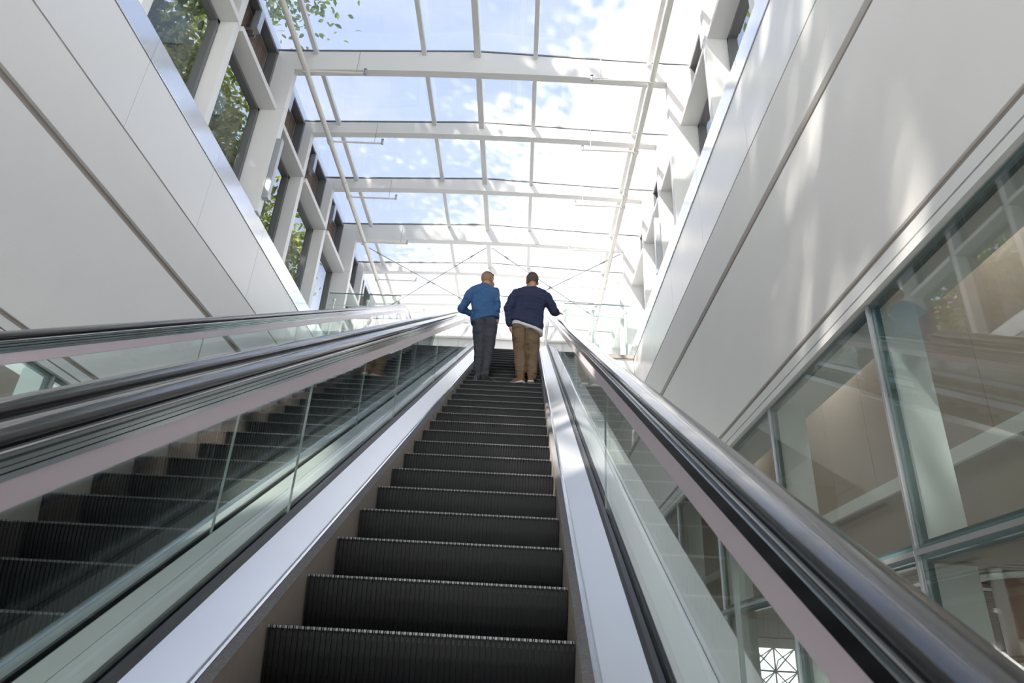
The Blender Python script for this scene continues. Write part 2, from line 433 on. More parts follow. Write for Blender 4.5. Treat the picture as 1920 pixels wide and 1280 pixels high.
# ------------------------------------------------------------------ clerestory windows
wn = 0
for i in range(-6, 6):
    ya, yb = portY[i] + .15, portY[i + 1]
    for s, xe, side in ((-1, CXL, 'left'), (1, CXR, 'right')):
        wn += 1
        wd = empty(f'window_{wn}', (xe + s * .45, (ya + yb) / 2, 6.53), f'{side} clerestory window bay number {i + 7} from the near end', 'window', kind='structure')
        def bx(a, b_, *r, mb=None):
            x0, x1 = sorted((xe + s * a, xe + s * b_)); return (mb or MB()).box(x0, x1, *r)
        fr = MB(); f0, f1 = .40, .53
        bx(f0, f1, ya, ya + .05, 6.53, 8.70, mb=fr); bx(f0, f1, yb - .07, yb, 6.53, 8.70, mb=fr)
        bx(f0, f1, ya, yb, 6.53, 6.58, mb=fr); bx(f0, f1, ya, yb, 8.64, 8.70, mb=fr)
        fr.build('window_frame', M['frame'], wd)
        bx(.50, .515, ya + .04, yb - .05, 6.57, 8.65).build('pane', M['winglass'], wd)
        bx(.11, .54, ya + .001, yb - .001, 8.70, 8.80).build('transom', M['white'], wd, bevel=.004)
        fr = MB()
        bx(.34, .52, ya, ya + .04, 8.80, 10.08, mb=fr); bx(.34, .52, yb - .06, yb, 8.80, 10.08, mb=fr)
        bx(.34, .52, ya, yb, 10.04, 10.085, mb=fr); bx(.42, .52, ya, yb, 8.80, 8.83, mb=fr)
        fr.build('window_frame', M['frame'], wd)
        fr = MB()
        for q in (ya + .08, yb - .12): bx(.49, .52, q, q + .025, 8.83, 10.0, mb=fr)
        bx(.49, .52, ya + .08, yb - .10, 9.97, 10.0, mb=fr)
        fr.build('metal_bead', M['mullion'], wd)
        bx(.52, .60, ya + .01, yb - .01, 8.81, 10.07).build('timber_panel', M['timber'], wd)

# wall lights
bayword = {-2: 'overhead bay', -1: 'nearest seen bay', 0: 'bay beyond the nearest deep beam', 1: 'third seen bay', 2: 'fourth seen bay', 3: 'fifth seen bay', 4: 'sixth seen bay', 5: 'last bay'}
for i in range(-2, 6):
    ym = portY[i] + .92
    for s, xe, side in ((-1, CXL, 'left'), (1, CXR, 'right')):
        x0, x1 = sorted((xe + s * .32, xe + s * .44))
        l = empty('wall_light', ((x0 + x1) / 2, ym, 9.4), f'grey box light before the timber panel, {side} side, {bayword[i]}', 'light', 'grey box lights by the timber panels')
        MB().box(x0, x1, ym - .07, ym + .07, 9.62, 10.078).build('housing', M['lamp'], l, bevel=.005)
        xa = xe + s * .40; xb = xe + s * .51
        br = MB().box(min(xa, xb), max(xa, xb), ym - .09, ym - .07, 9.56, 9.60).box(min(xa, xb), max(xa, xb), ym + .06, ym + .08, 9.56, 9.60)
        br.box(min(xa, xb), max(xa, xb), ym - .02, ym + .02, 9.54, 9.625)
        br.build('bracket', M['mullion'], l)
for (x, y, lab) in ((-4.465, portY[0] + .10, 'long grey upright light on the left column below the first cross beam'),
                    (2.32, portY[1] + .10, 'long grey upright light on a right column'), (CXL + .02, portY[3] - .02, 'far grey upright light on a left column by the bracing')):
    if y > 14: continue
    l = empty('column_light', (x, y, 6.82), lab, 'light')
    MB().box(x, x + .10, y - .10, y + .0, 6.82, 8.07).build('housing', M['lamp'], l, bevel=.006)
    MB().box(x + .02, x + .08, y, y + .03, 6.9, 7.5).build('back_plate', M['frame'], l)

# ------------------------------------------------------------------ sprinkler pipes
for x, s, side in ((-4.21, 1, 'left'), (1.98, -1, 'right')):
    p = empty('sprinkler_pipe', (x, 8, 9.58), f'cream round pipe running the length of the roof on the {side}', 'pipe')
    MB().tube((x, py[0], 9.58), (x, YF - .1, 9.58), .05, 16).build('main_pipe', M['pipe'], p, smooth=True)
    for i in range(-4, 6):
        Y = portY[i] - .08 if s > 0 else portY[i] - .12
        xe = x + s * 1.06
        br = MB().tube((x, Y, 9.58), (xe, Y, 9.58), .019, 10)
        br.tube((x, Y - .04, 9.58), (x, Y + .04, 9.58), .066, 14)
        o = br.build('branch_pipe', M['pipe'], p, smooth=True)
        MB().tube((xe, Y, 9.56), (xe, Y, 9.65), .026, 10).tube((xe, Y, 9.65), (xe, Y, 9.68), .012, 8).tube((xe, Y, 9.68), (xe, Y, 9.685), .03, 10).build('sprinkler_head', M['mullion'], o, smooth=True)
        MB().tube((xe - s * .16, Y, 9.58), (xe - s * .16, Y, 10.12), .004, 6).build('hanger_rod', M['cable'], o)
    MB().tube((x, portY[2] - .6, 9.58), (x, portY[2] - .5, 9.58), .064, 16).build('coupling', M['pipe'], p, smooth=True)

# bracing wires
ya, yb = portY[3] + .1, portY[5]
cab = [((XC - .1, ya, 9.68), (-4.35, yb, 9.68), 'from the ridge down to the far left'), ((XC + .05, ya, 9.68), (2.0, yb, 9.68), 'from the ridge to the far right'),
       ((-4.35, ya, 9.65), (XC - .1, yb, 9.65), 'from the near left corner to the ridge'), ((2.2, ya, 9.65), (XC + .05, yb, 9.65), 'from the near right corner to the ridge')]
for a, b_, t in cab:
    a, b_ = Vector(a), Vector(b_); d = (b_ - a).normalized()
    c = empty('bracing_wire', a, 'thin bracing wire under the far roof, ' + t, 'cable', 'bracing wires')
    MB().tube(a, b_, .010, 8).build('wire', M['cable'], c, smooth=True)
    for q in (.12, .52, .9): 
        m_ = a.lerp(b_, q); MB().tube(m_ - d * .06, m_ + d * .06, .02, 8).build('turnbuckle', M['cable'], c, smooth=True)

# ------------------------------------------------------------------ end wall
ew = empty('wall_back', (XC, YF + .3, ZT), 'glazed white framed end wall beyond the landing', 'wall', kind='structure')
mb = MB()
for x in (-4.6, -3.4, -2.27, -1.13, 0, 1.13, 2.3): mb.box(x - .04, x + .04, YF + .25, YF + .35, ZT, 10.2)
for z in (6.25, 7.2, 8.1, 9.15): mb.box(-4.7, 2.5, YF + .24, YF + .36, z - .04, z + .04)
mb.build('mullion', M['white'], ew)
MB().box(-4.7, 2.5, YF + .2, YF + .4, 9.35, 10.2).build('head_panel', M['white'], ew)
MB().box(-4.7, 2.5, YF + .29, YF + .31, ZT, 9.8).build('pane', M['winglass'], ew)

MB().box(-5.0, 2.9, YF + .1, YF + .22, ZB, ZT - .01).build('lower_blocker', M['inner'], ew)  # added wall, keeps the bright horizon out of window reflections
# ------------------------------------------------------------------ landing railings
def railing(name, x0, x1, y, posts, label, ret=None):
    r = empty(name, ((x0 + x1) / 2, y, ZT), label, 'railing')
    for x in posts:
        MB().tube((x, y, ZT), (x, y, ZT + 1.08), .022, 12).build('post', M['steel2'], r, smooth=True)
        MB().tube((x, y, ZT + 1.08), (x, y, ZT + 1.13), .036, 12).build('post_cap', M['steel2'], r, smooth=True)
    MB().tube((x0, y, ZT + .98), (x1, y, ZT + .98), .012, 10).build('rail', M['steel2'], r, smooth=True)
    MB().box(x0, x1, y - .10, y - .085, ZT + .03, ZT + 1.22).build('pane', M['railglass'], r)
    MB().box(x0, x1, y - .102, y - .083, ZT + 1.22, ZT + 1.235).build('pane_edge', M['teal'], r)
railing('glass_railing', .75, 2.2, 13.22, (.78, 1.40, 2.12), 'glass railing with steel posts on the landing, right of the escalators')
railing('glass_railing', -4.45, -2.85, 13.22, (-4.35, -3.6, -2.9), 'glass railing with steel posts on the landing, left of the escalators')

# ------------------------------------------------------------------ escalators
def path(yend=14.4, ystart=-5.2):
    """nose line frames (Y, Z, angle)"""
    pts = [(ystart, ZB, 0.0)]
    yb_ = 2.391 + (ZB - .111) / TAN; yt = 2.391 + (ZT - .111) / TAN
    Rb, Rt = 1.5, 1.5
    t = Rb * math.tan(A30 / 2); cx, cz = yb_ - t, ZB + Rb
    for k in range(0, 11):
        a = A30 * k / 10; pts.append((cx + Rb * math.sin(a), cz - Rb * math.cos(a), a))
    t = Rt * math.tan(A30 / 2); cy = yt + t; cz = ZT - Rt
    for k in range(10, -1, -1):
        a = A30 * k / 10; pts.append((cy - Rt * math.sin(a), cz + Rt * math.cos(a), a))
    pts.append((yend, ZT, 0.0))
    return pts
PATH = path()
def offs(path_, h): return [(Y - math.sin(a) * h, Z + math.cos(a) * h) for Y, Z, a in path_]
def zat(poly, Y):
    for (a, b_), (c, d) in zip(poly, poly[1:]):
        if a <= Y <= c: return b_ + (d - b_) * (Y - a) / (c - a)
    return poly[0][1] if Y < poly[0][0] else poly[-1][1]
def along(path_, dist):
    for (a, b_, p), (c, d, q) in zip(path_, path_[1:]):
        l = math.hypot(c - a, d - b_)
        if dist <= l: return a + (c - a) * dist / l, b_ + (d - b_) * dist / l
        dist -= l
    return None
def plen(path_, Yt):
    s_ = 0
    for (a, b_, p), (c, d, q) in zip(path_, path_[1:]):
        if Yt <= c: return s_ + math.hypot((Yt - a), (d - b_) * (Yt - a) / (c - a))
        s_ += math.hypot(c - a, d - b_)
    return s_
def step_mesh():
    mb = MB()
    W = .498
    # body: tread base and riser base
    side = [(.012, -.009), (.398, -.009), (.398, -.05), (.06, -.21), (.040, -.15), (.022, -.08), (.012, -.03)]
    def ext(side_, x0, x1, mi=0):
        n = len(side_); vs = [(x0, a, b_) for a, b_ in side_] + [(x1, a, b_) for a, b_ in side_]
        fs = [(i, n + i, n + (i + 1) % n, (i + 1) % n) for i in range(n)] + [tuple(range(n)), tuple(range(2 * n - 1, n - 1, -1))]
        mb.add(vs, fs, mi)
    ext(side, -W, W)
    NP = 54; pt = 2 * W / NP
    A = [(0, -.003), (.006, 0), (.395, 0), (.395, -.010), (.014, -.010), (.022, -.07), (.036, -.13), (.058, -.207), (.052, -.207), (.030, -.14), (.013, -.07), (.004, -.02)]
    B_ = [(.002, -.002), (.006, 0), (.395, 0), (.395, -.010), (.010, -.014), (.003, -.012)]
    for k in range(NP):
        x = -W + pt * k + .001
        ext(A, x, x + .0085)
        ext(B_, x + .0122, x + .0155)
        mb.box(x, x + .0085, -.0008, .004, -.008, .0006, 1)
        mb.box(x + .0122, x + .0155, -.0002, .004, -.007, .0006, 1)
    return mb
def clipcircle(cx, cz, r, h):
    return None
HR = [(-.041, 0), (-.043, .012), (-.038, .024), (-.022, .033), (0, .036), (.022, .033), (.038, .024), (.043, .012), (.041, 0), (.034, -.008), (.026, -.006), (.026, .006), (-.026, .006), (-.026, -.006), (-.034, -.008)]
step0 = None
def escalator(cx, label, joints, kmin, name='escalator'):
    global step0
    e = empty(name, (cx, -3.2, ZB), label, 'escalator', 'side by side escalators')
    def prof(pts, s): return [(cx + s * x, h) for x, h in pts] if s > 0 else [(cx - x, h) for x, h in reversed(pts)]
    # h is measured from the nose line
    for s in (1, -1):
        MB().sweep(PATH, prof([(.5015, -.45), (.5015, .030), (.512, .034), (.53, -.45)], s)).build('skirt_panel', M['skirt'], e)
        MB().sweep(PATH, prof([(.503, .026), (.5005, .032), (.533, .046), (.535, .03)], s)).build('skirt_brush', M['brush'], e)
        MB().sweep(PATH, prof([(.530, .03), (.530, .050), (.537, .054), (.546, .052), (.553, .047), (.556, .03)], s)).build('guide_rail', M['rail'], e)
        MB().sweep(PATH, prof([(.550, .0), (.553, .044), (.673, .101), (.68, .095), (.68, .0)], s)).build('inner_deck', M['steel'], e)
        MB().sweep(PATH, prof([(.672, .08), (.673, .104), (.684, .116), (.700, .120), (.7025, .08)], s)).build('gasket', M['gasket'], e)
        MB().sweep(PATH, prof([(.7155, .08), (.7155, .116), (.728, .114), (.735, .08)], s)).build('gasket', M['gasket'], e)
        # outer deck: wide on the outside, shared strip between the two
        outer = (s > 0 and cx > -1) or (s < 0 and cx < -1)
        if outer:
            MB().sweep(PATH, prof([(.73, .0), (.73, .118), (.838, .122), (.838, .0)], s)).build('outer_deck', M['steel2'], e)
            MB().sweep(PATH, prof([(.841, .0), (.841, .122), (.955, .124), (.962, .118), (.962, .0)], s)).build('outer_deck', M['steel2'], e)
            MB().sweep(PATH, prof([(.78, -.95), (.78, .05), (.955, .05), (.955, -.95)], s)).build('side_cladding', M['steel2'], e)
        else:
            MB().sweep(PATH, prof([(.73, -.3), (.73, .125), (.809, .130), (.809, -.3)], s)).build('middle_deck', M['steel2'], e)
        # glass panels
        lo, hi = offs(PATH, .09), offs(PATH, .690)
        js = joints[s]
        for a, b_ in zip(js, js[1:]):
            a += .003; b_ -= .003; n = 14; vs = []
            for k in range(n + 1):
                Y = a + (b_ - a) * k / n
                for x in (.703, .715): vs += [(cx + s * x, Y, zat(lo, Y)), (cx + s * x, Y, zat(hi, Y))]
            fs = []
            for k in range(n):
                q = 4 * k
                fs += [(q, q + 4, q + 5, q + 1), (q + 2, q + 3, q + 7, q + 6), (q + 1, q + 5, q + 7, q + 3), (q, q + 2, q + 6, q + 4)]
            fs += [(0, 1, 3, 2), (4 * n, 4 * n + 2, 4 * n + 3, 4 * n + 1)]
            MB().add(vs, fs).build('glass_panel', M['glass'], e)
        for a in js[1:-1]:
            MB().box(cx + s * .709 - .005, cx + s * .709 + .005, a - .0015, a + .0015, zat(lo, a) + .01, zat(hi, a) - .01).build('edge_line', M['edgeline'], e)
        # handrail: extended round the newel
        hp = [(Y - math.sin(a) * .772, Z + math.cos(a) * .772, a) for Y, Z, a in PATH]
        nr = .30; Y1, Z1, _ = hp[-1]
        for k in range(1, 13):
            a = math.pi * k / 12; hp.append((Y1 + nr * math.sin(a), Z1 - nr + nr * math.cos(a), -a))
        hx = .709
        MB().sweep(hp, [(cx + s * hx + x, h) for x, h in reversed(HR)]).build('handrail', M['rubber'], e, smooth=True)
        pr = [(-.013, -.075), (-.013, -.062), (-.020, -.056), (-.020, -.046), (-.030, -.040), (-.030, -.030), (-.024, -.026), (-.024, -.018), (-.033, -.013), (-.030, -.006), (.030, -.006), (.033, -.013), (.024, -.018), (.024, -.026), (.030, -.030), (.030, -.040), (.020, -.046), (.020, -.056), (.013, -.062), (.013, -.075)]
        MB().sweep(hp, [(cx + s * hx + x, h) for x, h in reversed(pr)]).build('handrail_profile', M['profile'], e)
        MB().sweep(hp, [(cx + s * hx + x, h) for x, h in reversed([(-.0095, -.135), (-.0115, -.132), (-.0115, -.073), (.0115, -.073), (.0115, -.132), (.0095, -.135)])]).build('trim_strip', M['pink'], e)
    # truss underside
    MB().sweep(PATH, [(cx - .78, -.95), (cx - .78, -.5), (cx + .78, -.5), (cx + .78, -.95)]).build('truss_casing', M['panel'], e)
    # comb plate
    MB().box(cx - .5, cx + .5, 14.0, 14.6, ZT - .02, ZT + .012).build('comb_plate', M['steel2'], e)
    base = plen(PATH, 2.391)
    sp = .3507 / math.cos(A30)
    for k in range(kmin, 32):
        q = along(PATH, base + sp * k)
        if q is None or q[0] > 14.0: break
        if step0 is None:
            o = step_mesh().build('step', [M['step'], M['worn']], e); step0 = o
        else:
            o = step0.copy(); COL.objects.link(o); o.parent = e
        o.location = Vector((cx, q[0], q[1])) - wloc(e)
    return e
JR = [-2.6, -.62, 1.335, 3.25, 5.26, 7.25, 9.2, 11.2, 13.1, 14.4]
JL = [-2.8, -.9, 1.04, 3.0, 4.96, 6.9, 8.9, 10.9, 12.9, 14.4]
escalator(-.305, 'right escalator carrying the two men, black steps between steel decks and glass sides', {1: JR, -1: JL}, -7)
escalator(-1.925, 'empty left escalator beside the one with the two men', {1: [-2.4, -.4, 1.4, 3.3 - .55, 4.7, 6.7, 8.7, 10.7, 12.7, 14.4], -1: JL}, -2)

# ------------------------------------------------------------------ lower glazing and rooms behind it
def lower_side(s):
    global wn
    X = XR + .03 if s > 0 else XL - .03
    side = 'right' if s > 0 else 'left'
    ys = [.09 + 1.98 * k for k in range(-1, 9)]
    for a, b_ in zip(ys, ys[1:]):
        wn += 1
        wd = empty(f'window_{wn}', (X, (a + b_) / 2, ZB), f'tall lower window in the {side} wall, pane starting {a:.1f} metres ahead', 'window', kind='structure')
        def bx(x0, x1, *r, mb=None):
            x0, x1 = sorted((X + s * x0, X + s * x1)); return (mb or MB()).box(x0, x1, *r)
        bx(.0, .014, a + .02, b_ - .02, .79, 2.37).build('pane', M['lowglass'], wd)
        bx(.0, .014, a + .02, b_ - .02, ZB + .05, .71).build('pane', M['lowglass'], wd)
        fr = MB(); bx(-.012, .05, a - .012, a + .012, ZB, 2.38, mb=fr); bx(-.014, .05, a + .012, b_ - .012, .735, .765, mb=fr)
        fr.build('mullion', M['mullion'], wd)
        fr = MB(); bx(.016, .06, a + .012, a + .06, ZB, 2.38, mb=fr); bx(.016, .06, b_ - .04, b_ - .012, ZB, 2.38, mb=fr)
        bx(.016, .06, a + .06, b_ - .04, .765, .81, mb=fr); bx(.016, .06, a + .06, b_ - .04, .69, .735, mb=fr); bx(.016, .06, a + .06, b_ - .04, 2.33, 2.38, mb=fr)
        fr.build('frame_band', M['teal'], wd)
        fr = MB(); bx(.07, .34, a + .02, a + .10, ZB, .70, mb=fr); bx(.07, .34, a + .02, a + .10, .80, 2.44, mb=fr)
        fr.build('fin', M['innerw'], wd)
    rm = empty('wall_inner_' + side, (X + s * 2, 6, 2), f'room behind the {side} lower windows, beige panelled wall over a slatted ceiling', 'wall', kind='structure')
    def bx(x0, x1, *r, mb=None):
        x0, x1 = sorted((X + s * x0, X + s * x1)); return (mb or MB()).box(x0, x1, *r)
    mb = MB()
    for k in range(-1, 18): bx(2.33, 2.45, -2 + 1.2 * k + .004, -.8 + 1.2 * k - .004, 2.38, 5.0, mb=mb)
    mb.build('wall_panels', M['inner'], rm)
    bx(2.29, 2.45, -3.2, 20, 2.26, 2.42).build('white_band', M['innerw'], rm)
    bx(2.34, 2.45, -3.2, 20, 1.40, 2.27).build('lower_wall', M['inner'], rm)
    bx(.35, 2.5, -3.2, 20, 5.0, 5.1).build('soffit', M['inner'], rm)
    bx(.08, .50, -3.2, 20, 2.44, 2.56).build('soffit_strip', M['innerw'], rm)
    bx(11.9, 12.1, -7.8, 24.8, ZB, 5.0).build('far_blocker', M['inner'], rm)  # added wall, darkens the room seen through the glass
    bx(.3, 12, -8, -7.8, ZB, 5.0).build('end_blocker', M['inner'], rm)  # added end wall, shuts daylight out of the room
    bx(.08, .5, -3.2, 20, .72, .79).build('edge_beam', M['inner'], rm)
    bx(2.33, 14, -3.2, 24, 1.36, 1.40).build('dark_ceiling', M['dark'], rm)
    mb = MB()
    for k in range(0, 150): bx(2.4, 13.8, -3.0 + .18 * k, -3.0 + .18 * k + .05, 1.27, 1.355, mb=mb)
    o = mb.build('ceiling_slats', M['slat'], rm)
    bx(.3, 14, 19.6, 19.8, 1.25, 5.0).build('end_blocker', M['inner'], rm)  # added end wall, hides the bright outside beyond the room
    return rm
lower_side(1); lower_side(-1)
c = empty('round_column', (5.75, 8.0, ZB), 'brown round column with a bright ring under the slatted ceiling', 'column')
MB().tube((5.75, 8.0, ZB), (5.75, 8.0, 1.27), .42, 32).build('shaft', M['browncol'], c, smooth=True)
rg = MB(); n = 40; vs = []
for k in range(n):
    a = 2 * math.pi * k / n
    for r_, z in ((.55, 1.22), (.72, 1.22), (.72, 1.26), (.55, 1.26)): vs.append((5.75 + r_ * math.cos(a), 8 + r_ * math.sin(a), z))
rg.add(vs, [(4 * k + j, 4 * k + (j + 1) % 4, 4 * ((k + 1) % n) + (j + 1) % 4, 4 * ((k + 1) % n) + j) for k in range(n) for j in range(4)])
rg.build('ring_light', M['innerw'], c)
structure(MB().box(3.0, 3.06, 12.3, 20, 1.55, 1.85).build('trim_1', M['orange']), 'orange edge strip behind the right lower windows', 'trim')  # plain orange strip set behind the glass
# space frame facade far beyond the lower hall
ff = empty('facade_truss', (10, 25, ZB), 'white tubular space frame of the far glazed hall facade', 'facade')
mb = MB()
for i in range(-2, 36):
    x = i * .72
    for j in range(0, 7):
        z = ZB + j * .72
        mb.tube((x, 25, z), (x + .72, 25, z + .72), .022, 6).tube((x + .72, 25, z), (x, 25, z + .72), .022, 6)
        mb.tube((x, 25, z), (x + .72, 25, z), .028, 6).tube((x, 25, z), (x, 25, z + .72), .028, 6)
        mb.tube((x, 25, z), (x + .36, 25.7, z + .36), .02, 6).tube((x + .72, 25, z + .72), (x + .36, 25.7, z + .36), .02, 6)
mb.build('lattice', M['white'], ff)
# added fill lights that brighten the rooms behind the lower windows
for s, X in ((1, 3.9), (-1, -6.1)):
    for k, y in enumerate((1.5, 5.5, 9.5, 13.5)):
        al = bpy.data.lights.new('room_fill', 'AREA'); al.shape = 'DISK'; al.size = .5; al.energy = 13; al.color = (1, .93, .84)
        ao = bpy.data.objects.new('room_fill', al); COL.objects.link(ao); ao.location = (X, y, 4.95)

for x, y in ((4.0, 6.0), (6.8, 10.5), (4.0, 13.0), (8.5, 6.0)):
    al = bpy.data.lights.new('hall_fill', 'AREA'); al.shape = 'DISK'; al.size = .6; al.energy = 14; al.color = (1, .93, .84)  # added fill lights, floor bounce lifts the slatted ceiling
    ao = bpy.data.objects.new('hall_fill', al); COL.objects.link(ao); ao.location = (max(x, 4.9), y, 1.2)
# ------------------------------------------------------------------ trees
def tree(base, crown, label, leaf, n=7000, size=.15, seed=1, branches=9, trunk_r=.22, clumps=26, twig=True, spread=.75):
    rnd = random.Random(seed)
    cx, cy, cz, rx, ry, rz = crown
    t = empty('tree', base, label, 'tree', 'trees outside the hall')
    tb = MB()
    b = Vector(base); top = Vector((cx, cy, cz))
    def branch(p, q, r1, r2, nseg=5, wob=.12):
        pr = p; prr = r1
        for k in range(1, nseg + 1):
            u = k / nseg; r = r1 + (r2 - r1) * u
            m_ = p.lerp(q, u)
            if k < nseg: m_ = m_ + Vector((rnd.uniform(-1, 1), rnd.uniform(-1, 1), rnd.uniform(-1, 1))) * wob * (q - p).length / nseg
            tb.tube(pr, m_, prr, 8, r, cap=False); pr, prr = m_, r
    split = b.lerp(top, .45)
    branch(b, split, trunk_r, trunk_r * .7, 5)
    cls = []
    for k in range(clumps):
        while True:
            v = Vector((rnd.uniform(-1, 1), rnd.uniform(-1, 1), rnd.uniform(-1, 1)))
            if .25 < v.length < 1: break
        c_ = Vector((cx + v.x * rx, cy + v.y * ry, cz + v.z * rz)); cls.append(c_)
    mains = []
    for k in range(branches):
        c_ = cls[k]; m_ = split.lerp(c_, .8); branch(split, m_, trunk_r * .55, trunk_r * .16, 5, .25); mains.append(m_)
    for k, c_ in enumerate(cls):
        m_ = min(mains, key=lambda q: (q - c_).length)
        branch(m_, c_, trunk_r * .18, .02, 4, .3)
        if twig:
            for j in range(3):
                d = Vector((rnd.gauss(0, 1), rnd.gauss(0, 1), rnd.gauss(0, .7))).normalized() * spread * 1.1
                branch(c_, c_ + d, .018, .006, 3, .3)
    tb.build('trunk', M['bark'], t, smooth=True)
    lm = MB(); vs = []; fs = []
    for k in range(n):
        c_ = cls[rnd.randrange(clumps)]
        d = Vector((rnd.gauss(0, 1), rnd.gauss(0, 1), rnd.gauss(0, .8))) * spread * .62
        p = c_ + d
        ax = Vector((rnd.gauss(0, 1), rnd.gauss(0, 1), rnd.gauss(-.5, .7))).normalized()
        up = Vector((rnd.gauss(0, .6), rnd.gauss(0, .6), 1)).normalized()
        sd = ax.cross(up)
        if sd.length < .1: continue
        sd.normalize(); nn = sd.cross(ax)
        l = size * rnd.uniform(.7, 1.3); w2 = l * .24
        i0 = len(vs)
        vs += [p, p + ax * l * .35 + sd * w2 + nn * w2 * .35, p + ax * l * .75 + sd * w2 * .75 + nn * w2 * .2, p + ax * l, p + ax * l * .75 - sd * w2 * .75 + nn * w2 * .2, p + ax * l * .35 - sd * w2 + nn * w2 * .35]
        fs += [(i0, i0 + 1, i0 + 2, i0 + 3), (i0, i0 + 3, i0 + 4, i0 + 5)]
    lm.add(vs, fs); lm.build('foliage', leaf, t)
    return t
tree((-8.2, 4.5, 6.1), (-7.8, 5.6, 10.2, 2.0, 2.8, 3.2), 'dark leafy tree with a thick trunk outside the nearest left window', M['leafA'], 26000, .17, 3, clumps=55, spread=.8)
tree((-8.6, 10.2, 6.1), (-8.0, 10.2, 9.6, 1.9, 2.8, 3.2), 'sunlit yellow green tree outside the middle left windows', M['leafB'], 26000, .16, 4, clumps=50, spread=.75)
tree((-9.2, 15.5, 6.1), (-8.6, 15.2, 9.4, 2.0, 2.6, 2.4), 'loose green tree outside the farther left windows', M['leafB'], 14000, .17, 5, spread=.7, clumps=34)
tree((-9.6, 21.0, 6.1), (-9.2, 20.5, 9.6, 2.0, 3.0, 2.4), 'thin dark tree outside the farthest left windows', M['leafA'], 10000, .18, 6, spread=.7, clumps=30)
tree((5.6, 6.0, 6.1), (5.2, 6.6, 9.4, 1.2, 2.0, 2.6), 'green tree outside the nearest right window', M['leafB'], 7000, .16, 8, spread=.6)
tree((6.6, 12.0, 6.1), (6.3, 12.4, 10.8, 1.3, 2.0, 2.2), 'green tree leaning towards the right edge of the glass roof', M['leafB'], 5500, .17, 9, spread=.6)
tree((-9.0, -2.0, 6.1), (-6.1, 1.8, 16.4, 3.5, 4.6, 1.5), 'broad shade tree rising over the left side of the roof', M['leafA'], 15000, .34, 11, clumps=46, spread=1.15, twig=False, trunk_r=.35)
tree((-11.0, 4.0, 6.1), (-7.0, 8.2, 15.8, 2.8, 4.2, 1.4), 'second broad shade tree behind the left windows', M['leafA'], 30000, .18, 12, clumps=44, spread=1.1, twig=False, trunk_r=.33)
tree((-3.0, -14.0, 6.1), (-1.8, -4.2, 15.6, 2.3, 3.0, 1.3), 'shade tree behind the photographer above the roof', M['leafA'], 7000, .34, 13, clumps=26, spread=1.1, twig=False, trunk_r=.3)

# ------------------------------------------------------------------ people
_tex = bpy.data.textures.new('cloth_folds', 'CLOUDS'); _tex.noise_scale = .11; _tex.noise_depth = 1
def organic(mb, name, mat, parent, vox=.009, it=4, folds=0.):
    o = mb.build(name, mat, parent, smooth=False)
    r_ = o.modifiers.new('remesh', 'REMESH'); r_.mode = 'VOXEL'; r_.voxel_size = vox; r_.use_smooth_shade = True
    sm = o.modifiers.new('smooth', 'SMOOTH'); sm.iterations = it; sm.factor = .5
    if folds:
        d = o.modifiers.new('folds', 'DISPLACE'); d.texture = _tex; d.strength = folds; d.mid_level = .5; d.texture_coords = 'GLOBAL'
    return o
def hand(mb, wrist, palm_c, fdir, up, curl, s=1.0, thumb=1):
    """palm plus five fingers; fdir: finger direction, up: back-of-hand normal"""
    w_ = Vector(wrist); c_ = Vector(palm_c); f = Vector(fdir).normalized(); u = Vector(up); u = (u - f * u.dot(f)).normalized(); sd = f.cross(u)
    mb.caps(w_, .026 * s, c_, .028 * s)
    for k, (off, ln) in enumerate(((-.031, .070), (-.011, .080), (.010, .076), (.030, .060))):
        b = c_ + sd * off * s + f * .02 * s
        mb.caps(c_ + sd * off * .7 * s - f * .02 * s, .014 * s, b, .0115 * s)
        a1 = (f - u * curl * .35).normalized(); a2 = (f - u * curl).normalized(); a3 = (f - u * curl * 1.9).normalized()
        p1 = b + a1 * ln * .45 * s; p2 = p1 + a2 * ln * .32 * s; p3 = p2 + a3 * ln * .25 * s
        mb.caps(b, .0105 * s, p1, .0095 * s); mb.caps(p1, .0095 * s, p2, .0088 * s); mb.caps(p2, .0088 * s, p3, .0078 * s)
    t0 = c_ - f * .03 * s + sd * thumb * -.026 * s; t1 = t0 + (f * .55 - sd * thumb * .8 - u * .2).normalized() * .04 * s; t2 = t1 + (f * .9 - sd * thumb * .3 - u * .3).normalized() * .032 * s
    mb.caps(t0, .0135 * s, t1, .0115 * s); mb.caps(t1, .0115 * s, t2, .0095 * s)
def head(mb, c, yaw, pitch=0., s=1.0):
    Rz = Matrix.Rotation(yaw, 3, 'Z') @ Matrix.Rotation(pitch, 3, 'X')
    c = Vector(c)
    def P(x, y, z): return c + Rz @ (Vector((x, y, z)) * s)
    def E(x, y, z, r, **k): mb.ell(P(x, y, z), tuple(q * s for q in r), rot=Rz, **k)
    E(0, -.012, .03, (.076, .094, .088)); E(0, .028, -.02, (.066, .070, .085)); E(0, .050, -.075, (.045, .042, .034))
    E(0, .102, -.012, (.013, .020, .024)); E(0, .095, .022, (.048, .012, .010)); E(0, .092, -.052, (.024, .010, .009))
    for sx in (-1, 1):
        E(sx * .078, 0, -.008, (.009, .020, .033)); E(sx * .030, .086, .004, (.014, .010, .010)); E(sx * .045, .062, -.03, (.026, .026, .028))
    return P, Rz
